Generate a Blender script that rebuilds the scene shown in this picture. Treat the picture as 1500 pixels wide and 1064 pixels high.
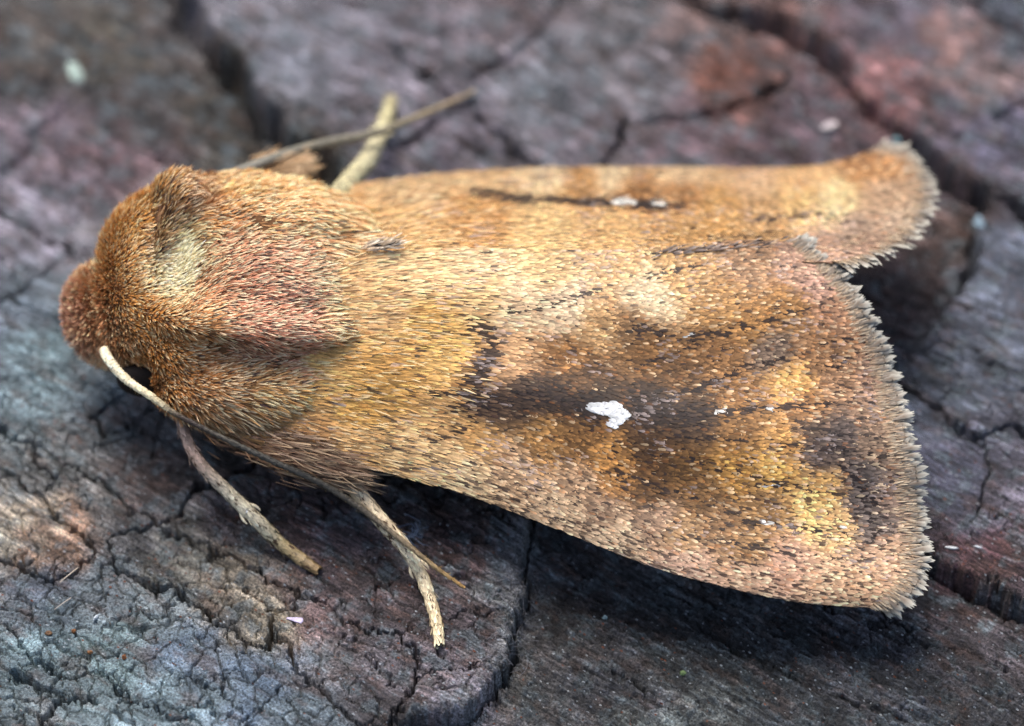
import bpy, bmesh, math
import numpy as np
from mathutils import Vector, Matrix

for o in list(bpy.data.objects):
    bpy.data.objects.remove(o)
scene = bpy.context.scene
COL = scene.collection
R = math.radians

# ------------------------------------------------------------------ camera
# 1 unit = about 1.6 mm; at the focus distance 100 px of the 1500 px frame = 1 unit
ELEV, DIST, LENS, W0, H0 = R(50), 50.0, 120.0, 1500.0, 1064.0
cam_d = bpy.data.cameras.new('camera')
cam = bpy.data.objects.new('camera', cam_d)
COL.objects.link(cam)
CAMPOS = np.array([0.0, -DIST*math.cos(ELEV), DIST*math.sin(ELEV)])
cam.location = CAMPOS
cam.rotation_euler = (R(90)-ELEV, 0, 0)
cam_d.sensor_width = 36; cam_d.lens = LENS
cam_d.clip_start = 1; cam_d.clip_end = 1000
cam_d.dof.use_dof = True
FWD = np.array([0, math.cos(ELEV), -math.sin(ELEV)])
UP = np.array([0, math.sin(ELEV), math.cos(ELEV)])
RIGHT = np.array([1.0, 0, 0])
cam_d.dof.focus_distance = 46.75
cam_d.dof.aperture_fstop = 0.092
scene.camera = cam

# ------------------------------------------------------------------ sky, sun, exposure
SUN_EL, SUN_AZ = R(66), R(-25)       # azimuth measured from +Y (away from the camera) towards +X
world = bpy.data.worlds.new('World'); scene.world = world
world.use_nodes = True
wn = world.node_tree.nodes; wl = world.node_tree.links
bg = wn['Background']
sky = wn.new('ShaderNodeTexSky'); sky.sky_type = 'NISHITA'; sky.sun_disc = False
sky.sun_elevation = SUN_EL; sky.sun_rotation = SUN_AZ
sky.air_density = 1.0; sky.dust_density = 4.0; sky.ozone_density = 1.0
wl.new(sky.outputs[0], bg.inputs[0]); bg.inputs[1].default_value = 0.1
sun_d = bpy.data.lights.new('sun', 'SUN'); sun_d.energy = 1.5; sun_d.angle = R(32); sun_d.color = (1, 0.965, 0.92)
sun = bpy.data.objects.new('sun', sun_d); COL.objects.link(sun)
sdir = Vector((math.sin(SUN_AZ)*math.cos(SUN_EL), math.cos(SUN_AZ)*math.cos(SUN_EL), math.sin(SUN_EL)))
sun.rotation_euler = sdir.to_track_quat('Z', 'Y').to_euler()
sun.location = sdir*40
scene.cycles.denoising_prefilter = 'FAST'
vs = scene.view_settings
vs.view_transform = 'Standard'; vs.look = 'None'; vs.exposure = 1.2; vs.gamma = 1; vs.use_curve_mapping = False

# ------------------------------------------------------------------ helpers
rng = np.random.default_rng(7)
def lin(c):
    c = np.asarray(c, float)/255.0
    return np.where(c <= 0.04045, c/12.92, ((c+0.055)/1.055)**2.4)
K = W0*LENS/36.0
def at(px, py, z):
    """point on the plane at height z seen at a pixel of the 1500 x 1064 frame"""
    px = np.asarray(px, float); py = np.asarray(py, float); z = np.asarray(z, float)
    d = FWD + ((px-W0/2)/K)[..., None]*RIGHT + (-(py-H0/2)/K)[..., None]*UP
    t = (z-CAMPOS[2])/d[..., 2]
    return CAMPOS + t[..., None]*d
def proj(p):
    q = np.asarray(p)-CAMPOS
    f = q@FWD
    return W0/2+K*(q@RIGHT)/f, H0/2-K*(q@UP)/f
def mk_mesh(name, verts, faces, colors=None, mat=None, smooth=True):
    me = bpy.data.meshes.new(name)
    verts = np.asarray(verts, np.float32); faces = np.asarray(faces, np.int32)
    k = faces.shape[1]; n = len(faces)
    me.vertices.add(len(verts)); me.vertices.foreach_set('co', verts.ravel())
    me.loops.add(n*k); me.loops.foreach_set('vertex_index', faces.ravel())
    me.polygons.add(n)
    me.polygons.foreach_set('loop_start', np.arange(0, n*k, k, dtype=np.int32))
    me.polygons.foreach_set('use_smooth', np.full(n, smooth))
    if colors is not None:
        ca = me.color_attributes.new('Col', 'FLOAT_COLOR', 'POINT')
        c4 = np.ones((len(verts), 4), np.float32); c4[:, :colors.shape[1]] = colors
        ca.data.foreach_set('color', c4.ravel())
    me.update(calc_edges=True)
    if mat: me.materials.append(mat)
    return me
def link(name, data, parent=None, loc=None, **props):
    o = bpy.data.objects.new(name, data); COL.objects.link(o)
    if parent: o.parent = parent
    if loc is not None: o.location = loc
    for k, v in props.items(): o[k] = v
    return o
def h32(ix, iy, seed):
    with np.errstate(over='ignore'):
        h = (ix.astype(np.int64)*374761393 + iy.astype(np.int64)*668265263 + seed*1274126177) & 0xffffffff
        h = ((h ^ (h >> 13))*1274126177) & 0xffffffff
        h = (h ^ (h >> 16))
    return h
def rnd(ix, iy, seed):
    return h32(ix, iy, seed)/4294967295.0
def noise(x, y, seed=0):
    x = np.asarray(x, float); y = np.asarray(y, float)
    ix = np.floor(x); iy = np.floor(y); fx = x-ix; fy = y-iy
    u = fx*fx*fx*(fx*(fx*6-15)+10); v = fy*fy*fy*(fy*(fy*6-15)+10)
    def g(dx, dy):
        a = rnd(ix+dx, iy+dy, seed)*6.28318
        return np.cos(a)*(fx-dx)+np.sin(a)*(fy-dy)
    n = (g(0, 0)*(1-u)+g(1, 0)*u)*(1-v)+(g(0, 1)*(1-u)+g(1, 1)*u)*v
    return n*1.5
def fbm(x, y, seed=0, octv=4, gain=0.5):
    s = 0; a = 1
    for i in range(octv):
        s = s+a*noise(x*2**i, y*2**i, seed+i*17); a *= gain
    return s
def voronoi(x, y, seed=0):
    ix = np.floor(x); iy = np.floor(y)
    f1 = np.full(x.shape, 9.0); f2 = np.full(x.shape, 9.0); cid = np.zeros(x.shape)
    for dx in (-1, 0, 1):
        for dy in (-1, 0, 1):
            cx = ix+dx; cy = iy+dy
            d = np.hypot(cx+rnd(cx, cy, seed)-x, cy+rnd(cx, cy, seed+5)-y)
            c = rnd(cx, cy, seed+11)
            m = d < f1
            f2 = np.where(m, f1, np.minimum(f2, d)); cid = np.where(m, c, cid); f1 = np.where(m, d, f1)
    return f1, f2, cid
def sstep(a, b, x):
    t = np.clip((x-a)/(b-a), 0, 1); return t*t*(3-2*t)
def shepard(px, py, anchors, soft=28.0, power=2.2):
    """smooth colour field through (px, py, rgb) anchors"""
    px = np.asarray(px, float); py = np.asarray(py, float)
    num = np.zeros(px.shape+(3,)); den = np.zeros(px.shape)
    for ax, ay, c in anchors:
        w = 1.0/((px-ax)**2+(py-ay)**2+soft**2)**power
        num += w[..., None]*lin(c); den += w
    return num/den[..., None]
def seg_dist(px, py, pts):
    """distance to a polyline and the fraction along it"""
    best = np.full(np.shape(px), 1e9)
    for (x0, y0), (x1, y1) in zip(pts[:-1], pts[1:]):
        dx, dy = x1-x0, y1-y0
        t = np.clip(((px-x0)*dx+(py-y0)*dy)/(dx*dx+dy*dy+1e-9), 0, 1)
        best = np.minimum(best, np.hypot(px-x0-t*dx, py-y0-t*dy))
    return best
def norm(v):
    return v/np.maximum(np.linalg.norm(v, axis=-1, keepdims=True), 1e-9)

# ------------------------------------------------------------------ materials
def new_mat(name, rough=0.6, spec=0.4):
    m = bpy.data.materials.new(name); m.use_nodes = True
    p = m.node_tree.nodes['Principled BSDF']
    p.inputs['Roughness'].default_value = rough
    p.inputs['Specular IOR Level'].default_value = spec
    return m, m.node_tree.nodes, m.node_tree.links, p
def attr_mat(name, rough, spec, noise_scale=30, noise_amt=0.25, bump=0.0, sheen=0.0):
    m, n, l, p = new_mat(name, rough, spec)
    a = n.new('ShaderNodeAttribute'); a.attribute_name = 'Col'
    tc = n.new('ShaderNodeTexCoord'); nz = n.new('ShaderNodeTexNoise')
    nz.inputs['Scale'].default_value = noise_scale; nz.inputs['Detail'].default_value = 4
    l.new(tc.outputs['Object'], nz.inputs['Vector'])
    mr = n.new('ShaderNodeMapRange'); mr.inputs[1].default_value = 0.25; mr.inputs[2].default_value = 0.75
    mr.inputs[3].default_value = 1-noise_amt; mr.inputs[4].default_value = 1+noise_amt
    l.new(nz.outputs[0], mr.inputs[0])
    mx = n.new('ShaderNodeMix'); mx.data_type = 'RGBA'; mx.blend_type = 'MULTIPLY'; mx.inputs[0].default_value = 1
    l.new(a.outputs['Color'], mx.inputs[6]); l.new(mr.outputs[0], mx.inputs[7])
    l.new(mx.outputs[2], p.inputs['Base Color'])
    if sheen: p.inputs['Sheen Weight'].default_value = sheen
    if bump:
        b = n.new('ShaderNodeBump'); b.inputs['Strength'].default_value = bump; b.inputs['Distance'].default_value = 0.02
        l.new(nz.outputs[0], b.inputs['Height']); l.new(b.outputs[0], p.inputs['Normal'])
    return m
def flat_mat(name, c, rough=0.6, spec=0.4, nscale=20, amt=0.3):
    m, n, l, p = new_mat(name, rough, spec)
    tc = n.new('ShaderNodeTexCoord'); nz = n.new('ShaderNodeTexNoise'); nz.inputs['Scale'].default_value = nscale
    l.new(tc.outputs['Object'], nz.inputs['Vector'])
    cr = n.new('ShaderNodeValToRGB')
    c = lin(c)
    cr.color_ramp.elements[0].color = (*(c*(1-amt)), 1); cr.color_ramp.elements[0].position = 0.3
    cr.color_ramp.elements[1].color = (*np.minimum(c*(1+amt), 1), 1); cr.color_ramp.elements[1].position = 0.7
    l.new(nz.outputs[0], cr.inputs[0]); l.new(cr.outputs[0], p.inputs['Base Color'])
    return m

def bark_material():
    m, n, l, p = new_mat('bark', 0.55, 0.45)
    a = n.new('ShaderNodeAttribute'); a.attribute_name = 'Col'
    tc = n.new('ShaderNodeTexCoord')
    # grain-aligned coordinates
    mp = n.new('ShaderNodeMapping'); mp0 = n.new('ShaderNodeMapping'); mp0.inputs['Rotation'].default_value = (0, 0, R(35)); mp.inputs['Scale'].default_value = (2.6, 24, 10)
    l.new(tc.outputs['Object'], mp0.inputs['Vector']); l.new(mp0.outputs[0], mp.inputs['Vector'])
    fib = n.new('ShaderNodeTexNoise'); fib.inputs['Scale'].default_value = 1.0; fib.inputs['Detail'].default_value = 5; fib.inputs['Roughness'].default_value = 0.65
    l.new(mp.outputs[0], fib.inputs['Vector'])
    gr = n.new('ShaderNodeTexNoise'); gr.inputs['Scale'].default_value = 30; gr.inputs['Detail'].default_value = 5; gr.inputs['Roughness'].default_value = 0.7
    l.new(tc.outputs['Object'], gr.inputs['Vector'])
    mr = n.new('ShaderNodeMapRange'); mr.inputs[1].default_value = 0.36; mr.inputs[2].default_value = 0.66; mr.inputs[3].default_value = 0.35; mr.inputs[4].default_value = 1.8
    l.new(fib.outputs[0], mr.inputs[0])
    mr2 = n.new('ShaderNodeMapRange'); mr2.inputs[1].default_value = 0.36; mr2.inputs[2].default_value = 0.66; mr2.inputs[3].default_value = 0.25; mr2.inputs[4].default_value = 1.95
    l.new(gr.outputs[0], mr2.inputs[0])
    al = n.new('ShaderNodeMath'); al.operation = 'MULTIPLY'; al.inputs[1].default_value = .85; l.new(a.outputs['Alpha'], al.inputs[0])
    mf = n.new('ShaderNodeMix'); mf.data_type = 'FLOAT'; l.new(al.outputs[0], mf.inputs[0]); l.new(mr.outputs[0], mf.inputs[2]); mf.inputs[3].default_value = 1.0
    mu = n.new('ShaderNodeMath'); mu.operation = 'MULTIPLY'; l.new(mf.outputs[0], mu.inputs[0]); l.new(mr2.outputs[0], mu.inputs[1])
    mx = n.new('ShaderNodeMix'); mx.data_type = 'RGBA'; mx.blend_type = 'MULTIPLY'; mx.inputs[0].default_value = 1
    l.new(a.outputs['Color'], mx.inputs[6]); l.new(mu.outputs[0], mx.inputs[7])
    # pale mineral specks and rusty grains
    vo = n.new('ShaderNodeTexVoronoi'); vo.inputs['Scale'].default_value = 1
    mp2 = n.new('ShaderNodeMapping'); mp2.inputs['Scale'].default_value = (10, 20, 15); l.new(mp0.outputs[0], mp2.inputs['Vector']); l.new(mp2.outputs[0], vo.inputs['Vector'])
    sp = n.new('ShaderNodeMath'); sp.operation = 'LESS_THAN'; sp.inputs[1].default_value = 0.24; l.new(vo.outputs['Distance'], sp.inputs[0])
    sx = n.new('ShaderNodeSeparateColor'); l.new(vo.outputs['Color'], sx.inputs[0])
    g1 = n.new('ShaderNodeMath'); g1.operation = 'GREATER_THAN'; g1.inputs[1].default_value = 0.78; l.new(sx.outputs[0], g1.inputs[0])
    f1 = n.new('ShaderNodeMath'); f1.operation = 'MULTIPLY'; l.new(sp.outputs[0], f1.inputs[0]); l.new(g1.outputs[0], f1.inputs[1])
    f1b = n.new('ShaderNodeMath'); f1b.operation = 'MULTIPLY'; f1b.inputs[1].default_value = 0.7; l.new(f1.outputs[0], f1b.inputs[0])
    m1 = n.new('ShaderNodeMix'); m1.data_type = 'RGBA'; l.new(f1b.outputs[0], m1.inputs[0]); l.new(mx.outputs[2], m1.inputs[6]); m1.inputs[7].default_value = (0.5, 0.54, 0.57, 1)
    g2 = n.new('ShaderNodeMath'); g2.operation = 'GREATER_THAN'; g2.inputs[1].default_value = 0.93; l.new(sx.outputs[1], g2.inputs[0])
    f2 = n.new('ShaderNodeMath'); f2.operation = 'MULTIPLY'; l.new(sp.outputs[0], f2.inputs[0]); l.new(g2.outputs[0], f2.inputs[1])
    m2 = n.new('ShaderNodeMix'); m2.data_type = 'RGBA'; l.new(f2.outputs[0], m2.inputs[0]); l.new(m1.outputs[2], m2.inputs[6]); m2.inputs[7].default_value = (0.22, 0.07, 0.03, 1)
    l.new(m2.outputs[2], p.inputs['Base Color'])
    ad = n.new('ShaderNodeMath'); ad.operation = 'ADD'; mf2 = n.new('ShaderNodeMix'); mf2.data_type = 'FLOAT'; l.new(al.outputs[0], mf2.inputs[0]); l.new(fib.outputs[0], mf2.inputs[2]); mf2.inputs[3].default_value = .5; l.new(mf2.outputs[0], ad.inputs[0]); l.new(gr.outputs[0], ad.inputs[1])
    b = n.new('ShaderNodeBump'); b.inputs['Strength'].default_value = 1.0; b.inputs['Distance'].default_value = 0.10
    l.new(ad.outputs[0], b.inputs['Height']); l.new(b.outputs[0], p.inputs['Normal'])
    rr = n.new('ShaderNodeMapRange'); rr.inputs[3].default_value = 0.4; rr.inputs[4].default_value = 0.75
    l.new(gr.outputs[0], rr.inputs[0]); l.new(rr.outputs[0], p.inputs['Roughness'])
    return m
M_BARK = bark_material()
M_SCALE = attr_mat('wing scales', 0.5, 0.3, 40, 0.12)
M_FUR = attr_mat('fur', 0.5, 0.35, 25, 0.1)
M_SKIN = attr_mat('moth skin', 0.8, 0.2, 30, 0.3, 0.4)
M_LEG = attr_mat('leg cuticle', 0.55, 0.3, 25, 0.25, 0.3)

# ------------------------------------------------------------------ bark
# cracks: pixel polylines on the bark plane, half width, depth
CR = [
 ([(1330,205),(1275,280),(1160,400),(1100,432)], .1, .3),
 ([(785,575),(805,515)], .1, .3),
 # big troughs that part the plates
 ([(-300,-420),(120,-160),(230,-60),(285,30),(345,105),(405,180),(465,235),(530,300),(640,400),(800,520)], .36, .75),
 ([(560,-420),(860,-100),(970,-30),(1040,18),(1120,32),(1190,62),(1250,145),(1330,205),(1430,275),(1520,335),(1900,560)], .14, .6),
 ([(1115,28),(1180,60),(1225,95)], .4, .8),
 ([(1440,282),(1432,350),(1405,430),(1350,488),(1270,505),(1180,470),(1100,430),(1000,440),(800,520)], .15, .5),
 ([(1270,505),(1335,572),(1390,612),(1440,640),(1478,626),(1530,655),(1900,800)], .075, .4),
 ([(1440,640),(1447,690),(1430,750)], .05, .3),
 ([(800,520),(900,640),(1000,720),(1120,745),(1250,772),(1360,812),(1420,838),(1530,885),(1900,1080)], .11, .35),
 ([(790,560),(785,680),(775,760),(772,850),(757,930),(735,985),(680,1033),(600,1050),(540,1062),(470,1110),(300,1400)], .07, .3),
 ([(-500,30),(-20,285),(50,320),(100,360),(180,405),(260,450),(420,540),(640,560),(790,560)], .12, .45),
 ([(100,362),(40,410),(-20,450),(-400,560)], .11, .35),
 ([(15,435),(50,460),(95,482),(150,500)], .06, .25),
 ([(0,252),(55,185),(100,130),(150,105)], .16, .09),
 ([(-500,420),(-20,618),(44,652),(105,674),(144,700),(174,726),(209,752),(235,761),(280,790),(350,815),(400,850),(436,857)], .07, .32),
 ([(235,761),(265,740),(270,725),(296,705),(345,690),(420,640)], .07, .3),
 ([(-300,640),(0,692),(57,724),(70,744),(109,774),(131,796),(126,827),(100,848),(44,844),(0,822),(-300,760)], .05, .22),
 ([(44,655),(83,705),(61,722)], .04, .2),
 ([(235,761),(214,768),(170,776),(157,796),(166,827),(192,840),(209,853),(253,857),(279,879),(314,905),(349,931),(388,949),(410,922)], .06, .26),
 ([(436,857),(427,879),(401,892),(405,922),(423,949),(418,962),(470,1010),(520,1056),(550,1062)], .07, .3),
 ([(401,892),(375,879),(349,861),(331,853)], .04, .2),
 ([(436,857),(500,896),(524,916),(580,928),(612,940),(608,976),(596,1012),(560,1060)], .045, .25),
 ([(536,828),(552,860),(548,884),(552,916)], .03, .12),
 ([(596,1004),(620,984),(652,976),(696,976),(745,980)], .04, .2),
 ([(648,904),(700,888),(740,868)], .03, .15),
 ([(500,936),(548,972),(580,996)], .03, .13),
 ([(-200,870),(0,910),(13,931),(50,955),(75,985),(100,990),(148,975)], .04, .2),
 ([(20,985),(74,1009),(100,1022),(140,1032)], .07, .3),
 ([(92,1022),(70,1045),(50,1080)], .09, .35),
 ([(148,975),(174,1010),(218,1031),(300,1070)], .04, .2),
 ([(257,874),(240,905),(218,909),(200,888)], .03, .15),
 ([(279,992),(327,1010),(349,1036),(370,1060)], .035, .16),
 ([(336,983),(327,1010)], .03, .12),
 ([(150,640),(140,610),(165,585)], .06, .2),
 ([(835,-20),(800,40),(750,85),(690,115)], .12, .08),
 ([(575,70),(612,106),(655,140)], .09, .28),
 ([(690,150),(640,180),(590,215)], .12, .34),
 ([(700,165),(740,205),(790,250)], .13, .34),
 ([(1160,115),(1100,150),(1060,165),(1000,172),(950,168)], .08, .4),
 ([(920,165),(905,200),(885,240)], .09, .3),
 ([(1360,-30),(1440,20),(1530,65)], .12, .45),
 ([(1455,174),(1530,138)], .08, .35),
 ([(1000,880),(1090,930),(1200,985),(1330,1030)], .03, .1),
 ([(900,960),(990,1010),(1060,1062)], .03, .1),
 ([(1240,860),(1330,900),(1480,950)], .03, .1),
]
# plate heights: a pixel inside the plate -> level
LEVELS = [((150,200),-.40),((40,120),-.40),((700,60),.05),((1080,190),.02),((1400,100),.10),((1350,400),-.5),((1460,480),.05),((1400,700),.0),((1480,720),.02),
          ((1000,960),-.42),((1480,980),-.42),((600,850),.06),((450,780),.02),((680,1000),.05),((300,870),.0),((100,950),-.02),((60,380),.0),((100,300),-.25),
          ((30,350),-.1),((60,580),.0),((320,650),0),((80,800),.02),((300,960),.0),((330,840),.0),((20,430),0),((520,1010),.0),((200,900),0),((150,960),0),((380,1000),0),((240,1030),-.02),((300,1000),0),((230,890),0)]
GA = R(-35)
def grain(x, y):
    return x*math.cos(GA)+y*math.sin(GA), -x*math.sin(GA)+y*math.cos(GA)
def spread(a0, a1, step, far, n):
    core = np.arange(a0, a1+step*.5, step)
    g = np.linspace(0, 1, n+1)[1:]**2.2
    return core, g
xs = np.arange(-8.3, 8.31, .0172)
ys = np.concatenate([np.arange(-7.6, 1.0, .02), np.arange(1.0, 9.2, .03)])
g = np.linspace(0, 1, 46)[1:]**2.3*40
xs = np.concatenate([(-8.3-g)[::-1], xs, xs[-1]+g]); ys = np.concatenate([(-7.6-g)[::-1], ys, ys[-1]+g])
GX, GY = np.meshgrid(xs, ys)
Gg, Gh = grain(GX, GY)
# warped coordinates make the crack edges ragged
WX = GX+.10*fbm(GX*1.8, GY*1.8, 3, 6, .68); WY = GY+.10*fbm(GX*1.8, GY*1.8, 44, 6, .68)
CRW = []
for pts, w, d in CR:
    P = at(np.array([p[0] for p in pts]), np.array([p[1] for p in pts]), 0.0)[:, :2]
    # cracks that leave the picture run on across the trunk
    for end, nxt in ((0, 1), (-1, -2)):
        x, y = pts[end]
        if x < -15 or x > 1515 or y < -15 or y > 1075:
            dv = P[end]-P[nxt]; dv = dv/np.linalg.norm(dv); q = P[end]+dv*45
            P = np.vstack([q, P]) if end == 0 else np.vstack([P, q])
    CRW.append((P, w, d))
def crack_field(wx, wy, gx, gy, want_id=False):
    dep = np.zeros(wx.shape); lip = np.zeros(wx.shape); rat = np.full(wx.shape, 9.0)
    vary = 0.75+.5*noise(gx*1.3, gy*1.3, 9)
    for P, w, d in CRW:
        d = d*np.interp(w, [.05, .2], [2.0, 1.3])             # narrow cracks run deep, so no light reaches their floor
        for (x0, y0), (x1, y1) in zip(P[:-1], P[1:]):
            m = max(.9, w*3)
            i0, i1 = np.searchsorted(gy[:, 0], [min(y0, y1)-m, max(y0, y1)+m]); j0, j1 = np.searchsorted(gx[0], [min(x0, x1)-m, max(x0, x1)+m])
            if i1 <= i0 or j1 <= j0: continue
            s = np.s_[i0:i1, j0:j1]
            dx, dy = x1-x0, y1-y0
            t = np.clip(((wx[s]-x0)*dx+(wy[s]-y0)*dy)/(dx*dx+dy*dy), 0, 1)
            dist = np.hypot(wx[s]-x0-t*dx, wy[s]-y0-t*dy)
            ww = (w*np.interp(w, [.04, .12], [.42, .8])+.005)*np.clip(vary[s], .4, 1.3)
            r = dist/ww
            rat[s] = np.minimum(rat[s], r)
            dep[s] = np.maximum(dep[s], d*(1-sstep(.15, 1.25, r)))
            lip[s] = np.maximum(lip[s], min(d, .4)*.16*np.exp(-dist/.12))
    return dep, lip, rat
dep, lip, rat = crack_field(WX, WY, GX, GY)
# plate labels on a coarse raster
cx = np.arange(-20, 20, .05); cy = np.arange(-16, 20, .05)
CX, CY = np.meshgrid(cx, cy)
cwx, cwy = CX, CY                      # the raster lives in the warped space; the mesh looks it up through WX, WY
wall = np.zeros(CX.shape, bool)
for P, w, d in CRW:
    for a, b in zip(P[:-1], P[1:]):
        i0, i1 = np.searchsorted(cy, [min(a[1], b[1])-.5, max(a[1], b[1])+.5]); j0, j1 = np.searchsorted(cx, [min(a[0], b[0])-.5, max(a[0], b[0])+.5])
        s = np.s_[i0:i1, j0:j1]
        wall[s] |= seg_dist(cwx[s], cwy[s], [a, b]) < .07
lab = np.where(wall, -1, 0).astype(np.int32)
nl = 0; Hc, Wc = lab.shape; sizes = [0]
for si in range(0, Hc, 3):
    for sj in range(0, Wc, 3):
        if lab[si, sj] != 0: continue
        nl += 1; lab[si, sj] = nl; st = [(si, sj)]; cnt = 0
        while st:
            i, j = st.pop(); cnt += 1
            for a, b in ((i+1, j), (i-1, j), (i, j+1), (i, j-1)):
                if 0 <= a < Hc and 0 <= b < Wc and lab[a, b] == 0:
                    lab[a, b] = nl; st.append((a, b))
        sizes.append(cnt)
for k in range(1, nl+1):
    if sizes[k] < 60: lab[lab == k] = -1
lab[lab == 0] = -1
for it in range(40):                                   # grow the plates over the cracks
    if (lab >= 0).all(): break
    for ax, sh in ((0, 1), (0, -1), (1, 1), (1, -1)):
        s = np.roll(lab, sh, ax); lab = np.where((lab < 0) & (s > 0), s, lab)
lab[lab < 0] = 1
def cidx(x, y):
    return np.clip(((y-cy[0])/.05+.5).astype(int), 0, Hc-1), np.clip(((x-cx[0])/.05+.5).astype(int), 0, Wc-1)
lev = rng.uniform(-.06, .06, nl+1)
for (px, py), z in LEVELS:
    p = at(px, py, 0.0); i, j = cidx(np.array(p[0]), np.array(p[1])); lev[lab[i, j]] = z
off = lev[lab]
kern = np.exp(-(np.arange(-6, 7)/1.5)**2); kern /= kern.sum()
for ax in (0, 1):
    off = np.apply_along_axis(lambda r: np.convolve(np.pad(r, 6, mode='edge'), kern, 'valid'), ax, off)
fi = np.clip((WY-cy[0])/.05, 0, Hc-1.001); fj = np.clip((WX-cx[0])/.05, 0, Wc-1.001)
i0 = fi.astype(int); j0 = fj.astype(int); a = fi-i0; b = fj-j0
OFF = (off[i0, j0]*(1-b)+off[i0, j0+1]*b)*(1-a)+(off[i0+1, j0]*(1-b)+off[i0+1, j0+1]*b)*a
# relief
PXg, PYg = proj(np.stack([GX, GY, 0*GX], -1))
def blob(x, y, rx, ry):
    return np.exp(-(((PXg-x)/rx)**2+((PYg-y)/ry)**2))
rough_zone = np.clip(sstep(720, 800, PXg-(PYg-850)*-.15)*sstep(800, 880, PYg-.22*(PXg-1000)*(PXg > 1000)), 0, 1)
Z = OFF - dep - lip
Z += .10*fbm(GX*.35, GY*.35, 21, 3) + .05*fbm(Gg*.7, Gh*2.2, 22, 4)
fibre = fbm(Gg*1.3+.4*noise(GX*2, GY*2, 61), Gh*11+.6*noise(GX*1.5, GY*1.5, 62), 23, 3, .7)
bl = np.clip(1.4*blob(180, 990, 330, 150)+blob(60, 880, 160, 100)+.7*blob(60, 590, 150, 110), 0, 1)*(1-blob(60, 790, 130, 40))
Z += fibre*(.022+.022*rough_zone)*(1-.8*bl)
ridge = 1-np.abs(fbm(Gg*2.2, Gh*7, 24, 3))
Z += .03*(ridge-.6)*(.5+.9*rough_zone)
grit = fbm(GX*9, GY*9, 25, 3, .65)
Z += grit*(.015+.034*rough_zone)*(1-.45*bl)
# flaky fine cracks
vx = Gg*1.25+.35*fbm(GX*2.2, GY*2.2, 31, 3); vy = Gh*2.3+.35*fbm(GX*2.2, GY*2.2, 32, 3)
f1, f2, cid = voronoi(vx, vy, 33)
mask2 = sstep(-.15, .25, noise(GX*.7, GY*.7, 35)+.1)*(1-.8*rough_zone)
c2 = (1-sstep(.0, .042, f2-f1))*np.maximum(mask2, .8*bl)
Z += -.17*c2 + (cid-.5)*.035*(1-rough_zone)*sstep(0, .12, f2-f1)
vx = Gg*2.1+.22*fbm(GX*3, GY*3, 36, 4, .5); vy = Gh*3.0+.22*fbm(GX*3, GY*3, 37, 4, .5)
f1, f2, cid3 = voronoi(vx, vy, 38)
c3 = (1-sstep(.012, .055, f2-f1))*np.clip(sstep(.0, .35, noise(GX*.9, GY*.9, 39))*.5+bl, 0, 1)*(1-rough_zone)
Z += -.13*c3 + (cid3-.5)*.016*bl
# colour: weathered grey-mauve wood, rusty inner bark, pale lichen films
A_BARK = [(40,60,(84,74,70)),(150,60,(82,72,64)),(180,160,(70,64,64)),(60,190,(128,108,118)),(170,220,(112,86,92)),(50,290,(138,126,138)),(200,330,(150,138,140)),
 (320,100,(70,62,56)),(330,180,(66,58,52)),(420,230,(62,54,46)),(350,20,(126,116,124)),(430,90,(128,122,132)),(520,120,(130,118,128)),(700,60,(122,108,116)),(800,120,(126,122,130)),
 (760,30,(110,92,96)),(900,60,(120,110,114)),(950,120,(118,106,112)),(1050,60,(112,90,88)),(1060,100,(140,84,68)),(1110,110,(104,72,68)),(1000,210,(104,82,88)),(850,210,(118,104,112)),(640,220,(118,104,114)),
 (1150,190,(96,74,80)),(1220,200,(92,72,78)),(1290,140,(136,92,92)),(1390,70,(150,112,108)),(1440,110,(120,96,96)),(1330,30,(116,100,112)),(1450,200,(92,84,100)),(1480,30,(84,84,96)),
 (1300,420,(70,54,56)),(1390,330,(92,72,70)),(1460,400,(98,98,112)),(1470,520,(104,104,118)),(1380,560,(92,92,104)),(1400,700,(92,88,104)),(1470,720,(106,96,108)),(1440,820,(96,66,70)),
 (30,480,(112,116,128)),(60,540,(128,142,150)),(30,590,(120,130,138)),(140,580,(100,106,114)),(200,620,(90,84,88)),(220,680,(92,76,74)),(300,660,(84,72,70)),(100,690,(122,118,120)),(40,700,(120,114,114)),
 (40,770,(160,140,126)),(80,790,(160,122,104)),(20,790,(172,156,142)),(120,760,(112,104,104)),(200,790,(106,100,104)),(260,810,(120,112,106)),(330,850,(136,120,108)),(380,910,(140,124,110)),(300,870,(124,112,104)),
 (60,870,(96,98,110)),(150,860,(104,106,112)),(220,880,(112,114,118)),(60,950,(110,122,128)),(150,960,(118,130,134)),(280,950,(102,110,126)),(380,1000,(104,114,132)),(240,1030,(116,126,134)),(60,1040,(96,100,104)),(440,1040,(112,118,128)),
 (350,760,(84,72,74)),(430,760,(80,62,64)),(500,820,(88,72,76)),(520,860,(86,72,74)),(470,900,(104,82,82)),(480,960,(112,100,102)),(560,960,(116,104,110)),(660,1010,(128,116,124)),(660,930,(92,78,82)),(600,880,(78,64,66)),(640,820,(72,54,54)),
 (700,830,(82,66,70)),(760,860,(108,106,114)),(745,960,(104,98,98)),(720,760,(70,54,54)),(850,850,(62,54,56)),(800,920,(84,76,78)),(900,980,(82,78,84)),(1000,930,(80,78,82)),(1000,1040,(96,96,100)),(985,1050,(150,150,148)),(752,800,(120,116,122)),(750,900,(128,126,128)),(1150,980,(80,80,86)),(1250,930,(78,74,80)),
 (1350,1000,(84,82,90)),(1450,930,(82,72,76)),(1450,1040,(90,86,92)),(1330,870,(66,58,60)),(1430,870,(72,60,62)),(580,1060,(80,70,72))]
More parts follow.
